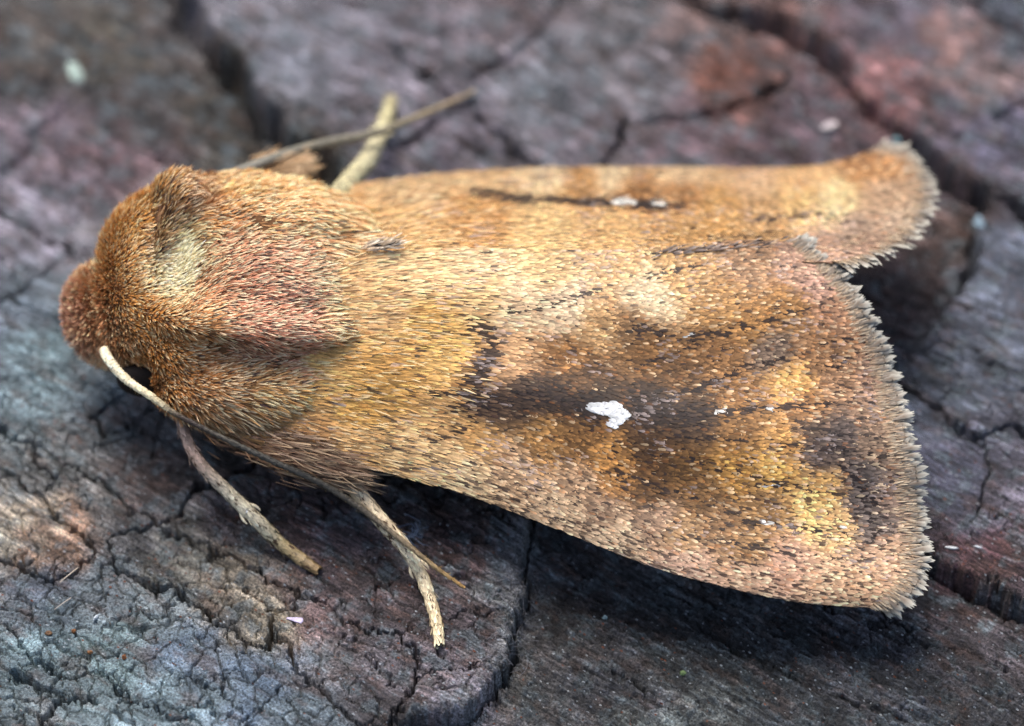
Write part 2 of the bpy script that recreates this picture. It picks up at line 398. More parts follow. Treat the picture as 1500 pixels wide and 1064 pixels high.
wpx = PXg+35*fbm(GX*1.2, GY*1.2, 71, 3); wpy = PYg+28*fbm(GX*1.2, GY*1.2, 72, 3)
sub = np.s_[::3, ::3]
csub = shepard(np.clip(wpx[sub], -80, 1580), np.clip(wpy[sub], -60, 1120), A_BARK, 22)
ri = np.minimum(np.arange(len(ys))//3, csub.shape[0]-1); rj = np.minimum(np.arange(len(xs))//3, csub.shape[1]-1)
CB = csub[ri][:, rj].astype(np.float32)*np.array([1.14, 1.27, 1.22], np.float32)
patch = fbm(Gg*1.1, Gh*2.6, 73, 4, .6)
lich = sstep(.05, .55, fbm(GX*2.6, GY*2.6, 74, 4, .65))
rust = sstep(.15, .6, fbm(Gg*1.5, Gh*4.0, 75, 4, .6))
tan = sstep(.1, .6, fibre)*(1-.8*bl)+.35*bl
CB *= np.exp(.7*patch+.35*fbm(GX*.9, GY*.9, 76, 3))[..., None]
CB = CB*(1-.5*lich[..., None])+np.array([.16, .205, .225])*(.5*lich[..., None])
CB = CB*(1-.36*rust[..., None])+np.array([.13, .066, .042])*(.36*rust[..., None])
CB *= (.75+.7*tan)[..., None]
CB *= ((1+(cid-.5)*.3)*(1-.42*rough_zone))[..., None]
CB = np.clip(CB, .004, .8)
rimd = seg_dist(PXg+8*fbm(GX*4, GY*4, 81, 3), PYg, [(762,775),(758,850),(745,925),(722,980),(672,1022)])
rim = np.exp(-(rimd/13)**2)*sstep(-.25, .3, fbm(GX*7, GY*7, 82, 3, .7))*.75     # matted grey web and lichen on the plate's rim
CB = CB*(1-rim[..., None])+np.array([.30, .30, .31])*rim[..., None]
CB = np.concatenate([CB, bl[..., None]], -1)
V = np.stack([GX, GY, Z], -1).reshape(-1, 3); CBf = CB.reshape(-1, 4)
ny, nx = GX.shape
idx = np.arange(ny*nx).reshape(ny, nx)
F = np.stack([idx[:-1, :-1], idx[:-1, 1:], idx[1:, 1:], idx[1:, :-1]], -1).reshape(-1, 4)
fx = .25*(WX[:-1, :-1]+WX[:-1, 1:]+WX[1:, 1:]+WX[1:, :-1]).ravel(); fy = .25*(WY[:-1, :-1]+WY[:-1, 1:]+WY[1:, 1:]+WY[1:, :-1]).ravel()
ii, jj = cidx(fx, fy); FL = lab[ii, jj]
def height(x, y):
    x = np.asarray(x, float); y = np.asarray(y, float)
    i = np.clip(np.searchsorted(ys, y), 1, ny-1); j = np.clip(np.searchsorted(xs, x), 1, nx-1)
    return np.maximum(Z[i, j], Z[i-1, j-1])
# the solid wood under the plates
bm = bmesh.new()
bmesh.ops.create_grid(bm, x_segments=24, y_segments=24, size=60)
for v in bm.verts: v.co.z = -2.6+.15*math.sin(v.co.x*1.7+v.co.y)*math.cos(v.co.y*1.3)
ext = bmesh.ops.extrude_face_region(bm, geom=bm.faces[:])
for v in ext['geom']:
    if isinstance(v, bmesh.types.BMVert): v.co.z -= 3
bmesh.ops.recalc_face_normals(bm, faces=bm.faces[:])
me = bpy.data.meshes.new('bark'); bm.to_mesh(me); bm.free()
ca = me.color_attributes.new('Col', 'FLOAT_COLOR', 'POINT')
ca.data.foreach_set('color', np.tile(np.array([.05, .04, .04, 0], np.float32), len(me.vertices)))
me.materials.append(M_BARK)
BARK = link('bark', me, kind='structure')
BARK['label'] = 'weathered grey and mauve cracked bark under the moth'
for k in np.unique(FL):
    f = F[FL == k]
    u, inv = np.unique(f, return_inverse=True)
    me = mk_mesh('bark_plate', V[u], inv.reshape(-1, 4), CBf[u], M_BARK)
    link('bark_plate', me, BARK)

# ------------------------------------------------------------------ moth: generic scale and hair meshes
SC_U = np.array([0, .4, .4, .8, .8, 1, 1]); SC_V = np.array([0, -.42, .42, -.5, .5, -.2, .2])
SC_F = np.array([(0, 1, 2), (1, 3, 4), (1, 4, 2), (3, 5, 6), (3, 6, 4)])
def scale_mesh(name, P, D, N, L, Wd, lift, cr, ct, mat, curl=.12):
    """thin overlapping scales: P root, D direction, N surface normal"""
    n = len(P)
    D = norm(D-(D*N).sum(1, keepdims=True)*N); S = np.cross(N, D)
    u = SC_U[None]*L[:, None]; v = SC_V[None]*Wd[:, None]
    w = np.tan(lift)[:, None]*u - curl*L[:, None]*SC_U[None]**2 - .25*Wd[:, None]*(2*SC_V[None])**2*.3 + .004
    vt = P[:, None]+u[..., None]*D[:, None]+v[..., None]*S[:, None]+w[..., None]*N[:, None]
    k = SC_U[None, :, None]
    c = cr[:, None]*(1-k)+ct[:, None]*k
    f = SC_F[None]+(np.arange(n)*7)[:, None, None]
    return mk_mesh(name, vt.reshape(-1, 3), f.reshape(-1, 3), c.reshape(-1, 3), mat)
def hair_mesh(name, P, D, N, L, Wd, bend, cr, ct, mat):
    n = len(P)
    D = norm(D); S = np.cross(D, N+rng.normal(0, .35, (n, 3))); S = norm(S)
    B = norm(np.cross(S, D))
    us = np.array([0, 0, .5, .5, .85, .85, 1]); vsd = np.array([-.7, .7, -1, 1, -.6, .6, 0])*.5
    vt = P[:, None]+(us[None]*L[:, None])[..., None]*D[:, None]+(vsd[None]*Wd[:, None])[..., None]*S[:, None] \
        - (us[None]**2*(bend*L)[:, None])[..., None]*N[:, None]
    k = np.array([0, 0, .45, .45, .85, .85, 1])[None, :, None]
    c = cr[:, None]*(1-k)+ct[:, None]*k
    f = np.array([(0, 1, 3), (0, 3, 2), (2, 3, 5), (2, 5, 4), (4, 5, 6)])[None]+(np.arange(n)*7)[:, None, None]
    return mk_mesh(name, vt.reshape(-1, 3), f.reshape(-1, 3), c.reshape(-1, 3), mat)

BASE = np.array([0.0, -.2, 0.0])
MOTH = link('moth', None, loc=BASE)
MOTH['label'] = 'golden brown furry moth with a white wing spot resting on the bark'; MOTH['category'] = 'moth'

# ------------------------------------------------------------------ wings
A_NEAR = [(400,590,(190,140,80)),(450,640,(178,132,80)),(520,600,(194,146,74)),(520,650,(186,146,92)),(480,560,(196,150,84)),(560,440,(205,160,105)),(620,480,(200,152,80)),(660,520,(205,160,88)),(560,560,(190,142,72)),(600,400,(218,172,118)),
 (700,380,(218,178,128)),(700,430,(205,165,110)),(800,390,(208,168,112)),(900,380,(205,162,108)),(1000,400,(190,146,90)),(1100,380,(170,130,92)),(1170,385,(176,138,112)),(1200,410,(180,140,118)),
 (760,450,(205,172,130)),(830,455,(208,178,140)),(950,440,(220,190,146)),(870,470,(192,150,98)),(930,475,(150,112,70)),(1050,450,(178,132,76)),(1150,450,(170,122,66)),(1230,450,(170,126,92)),(1100,480,(172,124,68)),
 (750,520,(190,146,100)),(690,540,(176,130,76)),(830,525,(160,112,60)),(950,510,(146,104,58)),(1050,520,(156,112,66)),(1130,515,(140,116,94)),(1160,560,(214,160,90)),(1230,560,(164,124,88)),(1200,520,(166,122,80)),(1280,560,(156,122,98)),
 (720,595,(108,82,60)),(770,580,(96,74,56)),(820,580,(88,68,52)),(860,595,(80,62,48)),(850,560,(124,90,56)),(960,600,(84,64,48)),(1020,612,(104,78,54)),(1080,585,(160,114,64)),(1080,625,(150,108,60)),(1180,600,(172,124,74)),(1000,560,(136,98,58)),
 (1150,650,(192,142,78)),(1230,640,(108,92,82)),(1200,660,(112,94,82)),(1190,630,(124,100,80)),(1280,650,(144,118,94)),(1280,610,(152,120,92)),
 (890,670,(184,130,66)),(905,700,(168,118,60)),(950,650,(112,80,48)),(960,680,(126,88,48)),(1000,690,(132,94,48)),(950,720,(124,88,48)),(1030,730,(142,104,60)),(1080,690,(184,134,64)),(1130,690,(206,156,80)),(1120,740,(160,120,72)),
 (1190,740,(232,182,110)),(1225,765,(222,176,116)),(1210,720,(208,160,92)),(1260,700,(116,102,92)),(1280,770,(134,118,106)),(1300,730,(150,124,104)),(1260,740,(124,110,100)),
 (800,640,(168,122,66)),(850,640,(150,106,56)),(700,640,(188,142,82)),(640,615,(196,150,92)),(850,710,(166,132,98)),(750,690,(172,138,102)),(650,670,(196,160,110)),(680,700,(200,168,124)),(600,660,(198,160,108)),
 (820,750,(188,158,122)),(900,785,(200,170,134)),(1000,785,(176,138,94)),(1000,825,(206,166,136)),(1100,800,(164,124,78)),(1150,830,(196,152,122)),(1100,850,(204,164,130)),(1250,850,(210,166,126)),(1300,820,(200,160,124)),(1050,760,(152,114,74)),(960,760,(160,128,100)),(1200,870,(210,168,130)),(880,750,(150,120,92))]
A_FAR = [(520,330,(205,158,100)),(600,330,(210,165,105)),(600,280,(208,170,120)),(700,265,(205,165,115)),(700,310,(195,145,85)),(800,255,(215,182,135)),(850,275,(190,140,80)),(800,330,(215,175,115)),(900,260,(220,190,145)),(920,280,(175,120,60)),(900,335,(210,165,105)),
 (1000,255,(210,175,130)),(1000,285,(185,130,72)),(1050,310,(200,150,85)),(1100,260,(200,160,115)),(1120,330,(195,150,95)),(1180,260,(205,160,105)),(1220,300,(240,205,145)),(1180,300,(225,180,115)),(1260,240,(178,124,66)),(1300,240,(185,130,72)),(1300,290,(190,155,120)),(1250,340,(175,145,118)),(1320,330,(180,152,125)),(1200,370,(190,150,120)),(1270,375,(175,140,115)),(1000,340,(195,148,88))]
WHITE_SPOT = [(866,601),(876,594),(890,595),(905,591),(918,597),(926,608),(922,616),(912,622),(906,629),(899,624),(903,614),(890,608),(878,606)]
def in_poly(px, py, poly):
    c = np.zeros(px.shape, bool); n = len(poly)
    for i in range(n):
        x0, y0 = poly[i]; x1, y1 = poly[i-1]
        with np.errstate(divide='ignore', invalid='ignore'):
            c ^= ((y0 > py) != (y1 > py)) & (px < (x1-x0)*(py-y0)/(y1-y0+1e-12)+x0)
    return c
DARK_NEAR = [([(698,478),(714,496),(718,512),(708,535),(692,556),(688,575)], 12, .95), ([(690,600),(740,582),(800,580),(868,592)], 11, .36), ([(930,606),(980,604),(1030,614)], 15, .55),
 ([(930,540),(1090,480),(1220,440)], 3, .42), ([(960,590),(1090,540),(1260,490)], 3, .42), ([(1000,605),(1180,595),(1300,590)], 3, .42), ([(980,640),(1150,650),(1310,670)], 3, .42), ([(940,660),(1100,700),(1310,740)], 3, .42), ([(900,690),(1100,760),(1300,800)], 3, .42),
 ([(1190,632),(1225,645),(1250,690),(1275,740),(1285,780)], 13, .3),
 ([(1020,572),(1060,556),(1088,540)], 4, .8), ([(960,590),(1020,572)], 4, .4), ([(1062,606),(1100,604),(1135,598),(1180,594)], 4, .7), ([(985,497),(1050,485)], 4, .7), ([(1050,485),(1120,470),(1180,455)], 3, .35), ([(930,478),(950,484),(968,490)], 6, .7), ([(950,405),(985,398),(1020,392)], 4, .65),
 ([(740,462),(830,440),(900,418)], 3, .45), ([(1090,712),(1175,710)], 3, .6), ([(1060,766),(1130,770),(1200,775)], 3, .5), ([(960,372),(1050,362),(1120,360)], 4, .7), ([(900,660),(905,690),(915,715)], 5, .5),
 ([(630,645),(690,620),(700,600)], 5, .5), ([(600,580),(660,575),(700,580)], 3, .5), ([(1200,545),(1250,525)], 5, .5), ([(560,655),(620,668),(700,700)], 3, .4), ([(1020,790),(1100,800),(1190,815),(1270,822)], 3, .5), ([(650,600),(690,585)], 4, .5)]
WHITE_NEAR = [([(1124,600),(1134,599)], 3, .8), ([(1122,712),(1145,710)], 2.5, .6), ([(1115,765),(1128,768)], 2.5, .6), ([(1000,494),(1015,491)], 3, .7), ([(1050,604),(1062,602)], 3, .6), ([(1228,772),(1242,774)], 2.5, .5)]
DARK_FAR = [([(690,285),(760,293),(840,296),(890,300)], 6, .9), ([(930,302),(1000,305)], 7, .9), ([(860,296),(960,300)], 8, .5), ([(1110,325),(1180,315),(1240,320)], 6, .45), ([(1040,350),(1150,345)], 5, .4)]
WHITE_FAR = [([(900,298),(928,297)], 4, 1.0), ([(955,299),(975,301)], 3, .8)]
def cat(v, ts):
    """smooth interpolation of rows v at parameters ts in 0..1"""
    v = np.asarray(v, float); n = len(v); x = np.clip(ts, 0, 1)*(n-1); i = np.minimum(x.astype(int), n-2); f = (x-i)[..., None]
    p0 = v[np.maximum(i-1, 0)]; p1 = v[i]; p2 = v[i+1]; p3 = v[np.minimum(i+2, n-1)]
    return .5*(2*p1+(p2-p0)*f+(2*p0-5*p1+4*p2-p3)*f**2+(3*p1-p0-3*p2+p3)*f**3)
class Wing:
    def __init__(s, costa, dorsum, margin, bulge, up):
        s.c, s.d, s.m, s.b, s.up = costa, dorsum, margin, bulge, up
    def pix(s, u, t):
        """pixel position and height at (u along the wing, t from costa to dorsum)"""
        c = cat(s.c, u); d = cat(s.d, u); t1 = t[..., None]
        c1 = np.asarray(s.c[-1], float); d1 = np.asarray(s.d[-1], float)
        q = c*(1-t1)+d*t1+(np.clip(u, 0, 1)**3)[..., None]*(cat(s.m, t)-(c1*(1-t1)+d1*t1))
        q[..., 2] += s.b*np.sin(np.pi*np.clip(t, 0, 1))*np.sin(np.pi*np.clip(u*.85+.1, 0, 1))
        q[..., 2] += .05*np.sin(t*17+.5)*np.clip(u, 0, 1)       # shallow folds along the veins
        return q
    def pos(s, u, t):
        q = s.pix(u, t); return at(q[..., 0], q[..., 1], q[..., 2])
    def frame(s, u, t, e=1e-3):
        p = s.pos(u, t); du = norm(s.pos(u+e, t)-s.pos(u-e, t)); dt = norm(s.pos(u, t+e)-s.pos(u, t-e))
        n = norm(np.cross(du, dt)); n *= np.sign(n[..., 2:3]); return p, du, dt, n
near = Wing([(300,622,1.3),(420,660,1.25),(560,690,1.2),(690,726,1.1),(820,776,1.0),(950,827,.9),(1070,861,.8),(1180,882,.68),(1290,889,.55)],
            [(400,400,2.75),(520,378,2.95),(620,367,3.0),(720,365,3.05),(830,367,3.05),(930,366,3.02),(1020,358,3.0),(1100,353,2.95),(1160,357,2.85)],
            [(1290,889,.55),(1330,845,.75),(1334,765,1.05),(1324,690,1.38),(1311,625,1.65),(1292,560,1.92),(1262,482,2.25),(1222,415,2.55),(1160,357,2.85)], .16, 1)
far = Wing([(470,285,1.5),(570,266,1.35),(690,252,1.2),(800,247,1.1),(910,245,1.0),(1020,246,.95),(1120,247,.9),(1200,243,.9),(1280,222,1.0)],
           [(440,385,2.75),(560,372,2.93),(660,371,2.98),(760,371,3.01),(860,373,2.99),(960,376,2.92),(1060,380,2.82),(1150,384,2.78),(1225,386,2.72)],
           [(1280,222,1.0),(1325,232,1.08),(1342,262,1.3),(1348,292,1.6),(1338,320,1.85),(1322,344,2.1),(1298,362,2.35),(1265,376,2.55),(1225,386,2.72)], .14, 1)
def build_wing(w, anchors, dark, white, spot, n_sc, seed, label, nfr, isfar):
    r = np.random.default_rng(seed)
    nu, nt = 90, 50
    U, T = np.meshgrid(np.linspace(0, 1, nu), np.linspace(0, 1, nt))
    P, du, dt, N = w.frame(U, T)
    P = P-BASE
    top = P.reshape(-1, 3); bot = (P-.025*N).reshape(-1, 3)
    px, py = proj(P+BASE); c = shepard(px, py, anchors).reshape(-1, 3)*.5
    ii = np.arange(nu*nt).reshape(nt, nu); f = np.stack([ii[:-1, :-1], ii[:-1, 1:], ii[1:, 1:], ii[1:, :-1]], -1).reshape(-1, 4)
    rim = np.concatenate([ii[0, :], ii[1:, -1], ii[-1, :-1][::-1], ii[1:-1, 0][::-1]]); n0 = nu*nt
    rf = np.stack([rim, np.roll(rim, -1), np.roll(rim, -1)+n0, rim+n0], -1)
    me = mk_mesh('forewing', np.concatenate([top, bot]), np.concatenate([f, f[:, ::-1]+n0, rf]), np.concatenate([c, c*0+lin((150,125,100))]), M_SKIN)
    wo = link('forewing', me, MOTH); wo['label'] = label
    # scales in overlapping rows
    k = n_sc
    wh = None
    u = r.random(k)**.85; t = r.random(k)
    if spot:                                                # pack the white spot densely
        uu = r.uniform(.4, .9, 60000); tt = r.uniform(.2, .8, 60000)
        a_, b_ = proj(w.pos(uu, tt)); m_ = np.nonzero(in_poly(a_+2, b_, WHITE_SPOT))[0][:200]
        u = np.concatenate([u, uu[m_]]); t = np.concatenate([t, tt[m_]]); k = len(u)
    # add a dense pale costal row
    p, du, dt, N = w.frame(u, t); px, py = proj(p)
    base = 1-sstep(560, 900, px+.3*(py-500))
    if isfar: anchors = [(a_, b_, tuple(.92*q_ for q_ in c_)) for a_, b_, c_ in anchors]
    if isfar: base = 1-sstep(500, 1000, px)
    L = (.11+.13*base)*r.uniform(.8, 1.25, k); Wd = (.037-.013*base)*r.uniform(.75, 1.25, k)
    edge = np.exp(-t/.05); L = L*(1+.3*edge); Wd = Wd*(1-.3*edge)
    D = du+dt*(r.normal(0, .10, k)-.12*base*0)[:, None]
    lift = r.uniform(.05, .18, k)+.06*base*r.random(k)
    jx = px+4*r.normal(size=k); jy = py+3.5*r.normal(size=k)*(.5 if isfar else 1)
    col = shepard(jx, jy, anchors, 13 if not isfar else 12, 3.0)
    v = np.exp(r.normal(0, .17, k)); col = col*v[:, None]
    # scale-to-scale variety: straw, rust and smoky scales in every patch
    q = r.random(k)
    straw = q < .10*np.clip((col.mean(1)-.07)/.12, 0, 1); rusty = (q > .10) & (q < .16)
    col[straw] = col[straw]*.6+lin((232,206,164))*.4
    col[rusty] = col[rusty]*.6+lin((170,104,44))*.4
    pd = .03+.26*np.exp(-t/.11)*sstep(480, 700, px)+.05*sstep(950, 1250, px)*(1-isfar)
    pd = pd+.05*sstep(.1, .5, fbm(px*.02, py*.03, seed+3, 2))
    dk = r.random(k) < pd*.9
    col[dk] = col[dk]*.25+lin((78, 60, 52))*r.uniform(.5, 1.2, (dk.sum(), 1))*.75
    lum = col.mean(1, keepdims=True); col = (col*.96+lum*.04)*np.minimum((lum/.25)**.6, 1.16)*1.12*np.array([1.025, 1.0, .98])
    for pts, wd, st in dark:
        d = seg_dist(px+1.5*r.normal(size=k), py+1.5*r.normal(size=k), pts); m = r.random(k) < min(st*1.15, 1)*np.exp(-(d/wd)**2)
        col[m] = col[m]*.06+lin((64, 48, 40))*r.uniform(.35, 1.0, (m.sum(), 1))*.9
    lav = (r.random(k) < .25*sstep(.1, .6, fbm(px*.012, py*.02, seed+9, 3)))      # greyish lilac dusting
    col[lav] = col[lav]*.55+lin((186,168,160))*.45
    for pts, wd, st in white:
        d = seg_dist(px, py, pts); m = r.random(k) < st*1.2*np.exp(-(d/wd)**2)
        col[m] = lin((222, 218, 206))
    if spot:
        # taken from where the visible tip of the scale lies
        tipx, tipy = proj(p+D*L[:, None]*.6)
        m = in_poly(tipx, tipy, WHITE_SPOT); col[m] = lin((246, 246, 240))*r.uniform(.85, 1.1, (m.sum(), 1)); lift[m] += .04
    col = np.clip(col*.9, .003, .9)
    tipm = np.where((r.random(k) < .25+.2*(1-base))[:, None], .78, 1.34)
    order = np.argsort(u)
    hi = .004+.012*r.random(k)
    if spot: hi[m] += .007; Wd[m] *= 1.3
    P2 = p-BASE+N*hi[:, None]-D*L[:, None]*.5
    keep = np.ones(k, bool)
    me = scale_mesh('wing_scales', P2, D, N, L, Wd, lift, np.clip(col*.45, 0, 1), np.clip(col*tipm, 0, .92), M_SCALE)  # darkened roots and brightened tips paint gap shade and glints into each scale
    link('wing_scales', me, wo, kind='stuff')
    kb = 9000 if not isfar else 5000
    u = r.random(kb)*.36; t = r.random(kb); p, du, dt, N = w.frame(u, t); px, py = proj(p)
    keep = r.random(kb) < 1-sstep(540, 720, px)
    p, du, dt, N, px, py = p[keep], du[keep], dt[keep], N[keep], px[keep], py[keep]; kb = len(p)
    c = shepard(px, py, anchors, 16)*np.exp(r.normal(0, .25, (kb, 1)))*1.1
    lt_ = r.random(kb) < .35; c[lt_] = c[lt_]*.4+lin((244,220,168))*.6
    me = hair_mesh('wing_base_hair', p-BASE, du+N*.16+r.normal(0, .09, (kb, 3)), N, r.uniform(.2, .4, kb), r.uniform(.012, .022, kb), r.uniform(.05, .2, kb), np.clip(c*.6, 0, .9), np.clip(c*1.1, 0, .9), M_FUR)
    link('wing_base_hair', me, wo, kind='stuff')
    # fringe: an inner row of slender scales, an outer row of broad grey ones
    kt = int(nfr*7); t = np.concatenate([r.uniform(-.01, 1.0, kt)]); u = 1-r.random(kt)**1.5*.03
    p, du, dt, N = w.frame(np.minimum(u, .999), np.clip(t, .001, .999))
    # outward direction: across the margin
    mp = w.pos(np.full(kt, .999), np.clip(t+.01, 0, 1))-w.pos(np.full(kt, .999), np.clip(t-.01, 0, 1))
    Nn = N; O = norm(np.cross(norm(mp), Nn)); O *= np.sign((O*du).sum(1, keepdims=True))
    D = norm(O*.75+du*.35+r.normal(0, .10, (kt, 3)))
    L = r.uniform(.08, .19, kt); Wd = r.uniform(.012, .024, kt)
    mixc = r.random((kt, 1))
    cr = lin((150,122,92))*(1-mixc)+lin((184,150,116))*mixc; ct = lin((212,196,166))*(1-mixc)+lin((128,114,98))*mixc
    me = hair_mesh('fringe_hairs', p-BASE+N*.02, D+N*.1, N, L, Wd, np.full(kt, .05), cr*.9, ct*.9, M_SCALE)
    link('fringe_hairs', me, wo, kind='stuff')
    variants = []
    for q in range(5):
        bmv = []; 
        teeth = [[(-.5, .66), (-.3, .84), (-.18, .82), (.0, 1.04), (.16, .84), (.30, .86), (.5, .66)], [(-.5, .70), (-.34, .95), (-.2, .80), (-.02, .98), (.12, .82), (.34, 1.0), (.5, .7)],
                 [(-.48, .6), (-.25, .85), (.05, 1.08), (.28, .86), (.48, .62)], [(-.5, .75), (-.38, .98), (-.14, .84), (.1, .95), (.22, .82), (.42, .94), (.5, .7)], [(-.45, .62), (-.12, 1.05), (.1, .86), (.3, .92), (.46, .66)]][q]
        outl = [(0, 0), (.35, -.30), (.62, -.46)]+[(b+r.normal(0, .03), a) for a, b in teeth]+[(.62, .46), (.35, .30)]
        vt = []; cc = []
        for x, y in outl:
            vt.append((x, y*.30, .10*x-.16*x*x-.5*y*y*.3)); g0 = .25*abs(y)*2+.7*sstep(.6, 1.0, np.array(x)); g0 = min(float(g0), 1); cc.append(lin((128,114,98))*(1-g0)+lin((212,210,194))*g0)
        vt.insert(0, (.5, 0, .04)); cc.insert(0, lin((124,106,88)))
        ff = [(0, i, i+1) for i in range(1, len(vt)-1)]+[(0, len(vt)-1, 1)]
        variants.append(mk_mesh('fringe_scale', vt, ff, np.array(cc)*.85, M_SCALE))
    for i in range(nfr):
        t = (i+.5+r.uniform(-.45, .45))/nfr
        p, du, dt, N = w.frame(np.array([.998]), np.array([np.clip(t, .002, .998)]))
        mp = w.pos(np.array([.998]), np.array([min(t+.02, 1)]))-w.pos(np.array([.998]), np.array([max(t-.02, 0)]))
        O = norm(np.cross(norm(mp), N)); O *= np.sign((O*du).sum()); O = norm(O*.8+du*.3)[0]; n = N[0]
        O = O+dt[0]*r.normal(0, .2)+n*r.normal(.02, .16); O /= np.linalg.norm(O)
        s_ = np.cross(n, O); s_ /= np.linalg.norm(s_); n = np.cross(O, s_)
        ln = r.uniform(.2, .36)
        m = Matrix(((O[0], s_[0], n[0]), (O[1], s_[1], n[1]), (O[2], s_[2], n[2]))).to_4x4()
        m.translation = Vector(p[0]-BASE-O*.02+n*r.uniform(-.01, .04))
        o = link('fringe_scale', variants[int(r.integers(5))], wo)
        o.matrix_basis = m @ Matrix.Diagonal((ln, ln*r.uniform(.75, 1.1), ln, 1))
    return wo
build_wing(near, A_NEAR, DARK_NEAR, WHITE_NEAR, True, 88000, 101, 'near wing with the white comma-shaped spot', 280, 0)
build_wing(far, A_FAR, DARK_FAR, WHITE_FAR, False, 50000, 202, 'far wing seen edge-on behind the ridge', 110, 1)

# ------------------------------------------------------------------ body
LUMPS = [((-4.45,-1.2,1.95),(.75,.75,.75),0), ((-3.5,-.2,1.75),(1.85,1.75,1.5),0), ((-4.85,-.15,1.85),(1.1,1.45,1.4),0), ((-5.55,-.25,1.45),(.82,.8,.75),0), ((-4.68,.25,2.9),(.45,.55,.65),0),
         ((-3.6,-1.15,2.36),(1.6,.8,.42),-.55), ((-3.7,-1.75,1.62),(1.3,.65,.6),-.2), ((-3.65,.75,2.2),(1.6,.75,.5),.5), ((-2.7,-.2,2.7),(1.0,.4,.36),0), ((.2,-.2,1.4),(4.2,1.05,.9),0),
         ((-3.6,.0,3.0),(1.2,.5,.42),0), ((-2.9,-1.9,1.35),(1.0,.45,.4),-.1)]
bm = bmesh.new()
for c, r_, roll in LUMPS:
    pit = .13 if abs(roll) > .4 or c[0] == -2.7 else 0
    m = Matrix.Translation(Vector(c)-Vector(BASE)) @ Matrix.Rotation(pit, 4, 'Y') @ Matrix.Rotation(roll, 4, 'X') @ Matrix.Diagonal((*r_, 1))
    bmesh.ops.create_icosphere(bm, subdivisions=4, radius=1, matrix=m)
tmp = bpy.data.meshes.new('body'); bm.to_mesh(tmp); bm.free()
to = bpy.data.objects.new('body_form', tmp); COL.objects.link(to)
md = to.modifiers.new('r', 'REMESH'); md.mode = 'VOXEL'; md.voxel_size = .07
ms = to.modifiers.new('s', 'SMOOTH'); ms.iterations = 4
dg = bpy.context.evaluated_depsgraph_get(); dg.update()
bme = bpy.data.meshes.new_from_object(to.evaluated_get(dg))
bpy.data.objects.remove(to)
nv = len(bme.vertices); co = np.zeros(nv*3, np.float32); bme.vertices.foreach_get('co', co); co = co.reshape(-1, 3).astype(float)
nr = np.zeros(nv*3, np.float32); bme.vertices.foreach_get('normal', nr); nr = nr.reshape(-1, 3).astype(float)
bpx, bpy_ = proj(co+BASE)
facing = (nr@(-FWD)) > 0
hollow = np.exp(-(((bpx-252)/38)**2+((bpy_-385)/42)**2))*facing
seam = np.exp(-(seg_dist(bpx, bpy_, [(300,505),(360,522),(440,528),(520,522)])/12)**2)*facing
crestl = np.exp(-(seg_dist(bpx, bpy_, [(212,405),(213,350),(232,295)])/10)**2)*facing
neck = np.exp(-(seg_dist(bpx, bpy_, [(140,370),(150,430),(172,485),(215,545)])/14)**2)*facing
crestv = np.exp(-(seg_dist(bpx, bpy_, [(300,330),(345,318),(380,335)])/14)**2)*facing
co -= nr*(.26*hollow+.08*seam+.05*neck+.05*crestv+.14*crestl)[:, None]
bme.vertices.foreach_set('co', co.astype(np.float32).ravel()); bme.update()
for a_ in list(bme.color_attributes): bme.color_attributes.remove(a_)
ca = bme.color_attributes.new('Col', 'FLOAT_COLOR', 'POINT')
ca.data.foreach_set('color', np.tile(np.array([.16, .075, .03, 1], np.float32), nv))
bme.materials.clear(); bme.materials.append(M_SKIN)
bme.name = 'body'
BODY = link('body', bme, MOTH)
# fur: colour of the hairs by place, (root, tip)
A_FUR = [(105,430,(176,134,112)),(100,460,(172,128,108)),(125,410,(184,138,100)),(120,500,(168,122,96)),(140,535,(170,124,84)),(140,490,(172,122,84)),(150,460,(170,120,86)),(170,380,(182,126,64)),(200,330,(186,130,66)),(180,440,(178,120,58)),(210,460,(176,116,54)),(240,520,(170,112,56)),(210,540,(150,100,52)),(230,290,(196,140,76)),
 (240,300,(120,84,50)),(235,350,(122,84,50)),(262,300,(128,88,54)),(280,285,(136,92,54)),(255,395,(228,204,160)),(268,380,(224,198,154)),(245,405,(226,202,156)),(262,352,(190,160,108)),(290,340,(190,146,96)),(310,312,(160,100,46)),
 (330,280,(200,146,86)),(400,270,(206,150,96)),(480,285,(206,150,96)),(540,320,(210,158,104)),(400,310,(206,144,90)),(470,330,(204,146,94)),(540,350,(190,150,110)),
 (320,360,(196,134,100)),(300,420,(184,120,84)),(360,400,(186,124,96)),(420,380,(196,136,104)),(480,390,(208,158,116)),(540,400,(222,180,128)),(300,470,(182,122,70)),(360,460,(180,116,90)),(430,450,(186,124,98)),(500,450,(212,168,118)),(560,450,(222,182,124)),
 (350,500,(160,104,78)),(430,500,(168,112,88)),(500,500,(190,146,100)),(540,490,(208,166,112)),(300,540,(160,104,56)),(270,560,(156,104,58)),(340,560,(150,106,64)),(300,600,(150,106,66)),(380,580,(176,130,76)),(400,630,(150,110,70)),(460,600,(188,142,78)),(450,670,(140,106,76)),(500,690,(140,110,84)),(350,640,(120,90,60))]
bme.calc_loop_triangles()
nt_ = len(bme.loop_triangles); tv = np.zeros(nt_*3, np.int32); bme.loop_triangles.foreach_get('vertices', tv); tv = tv.reshape(-1, 3)
bme.vertices.foreach_get('normal', nrf := np.zeros(nv*3, np.float32)); nr = nrf.reshape(-1, 3).astype(float)
A_, B_, C_ = co[tv[:, 0]], co[tv[:, 1]], co[tv[:, 2]]
area = np.linalg.norm(np.cross(B_-A_, C_-A_), axis=1)
ctr = (A_+B_+C_)/3
cpx, cpy = proj(ctr+BASE)
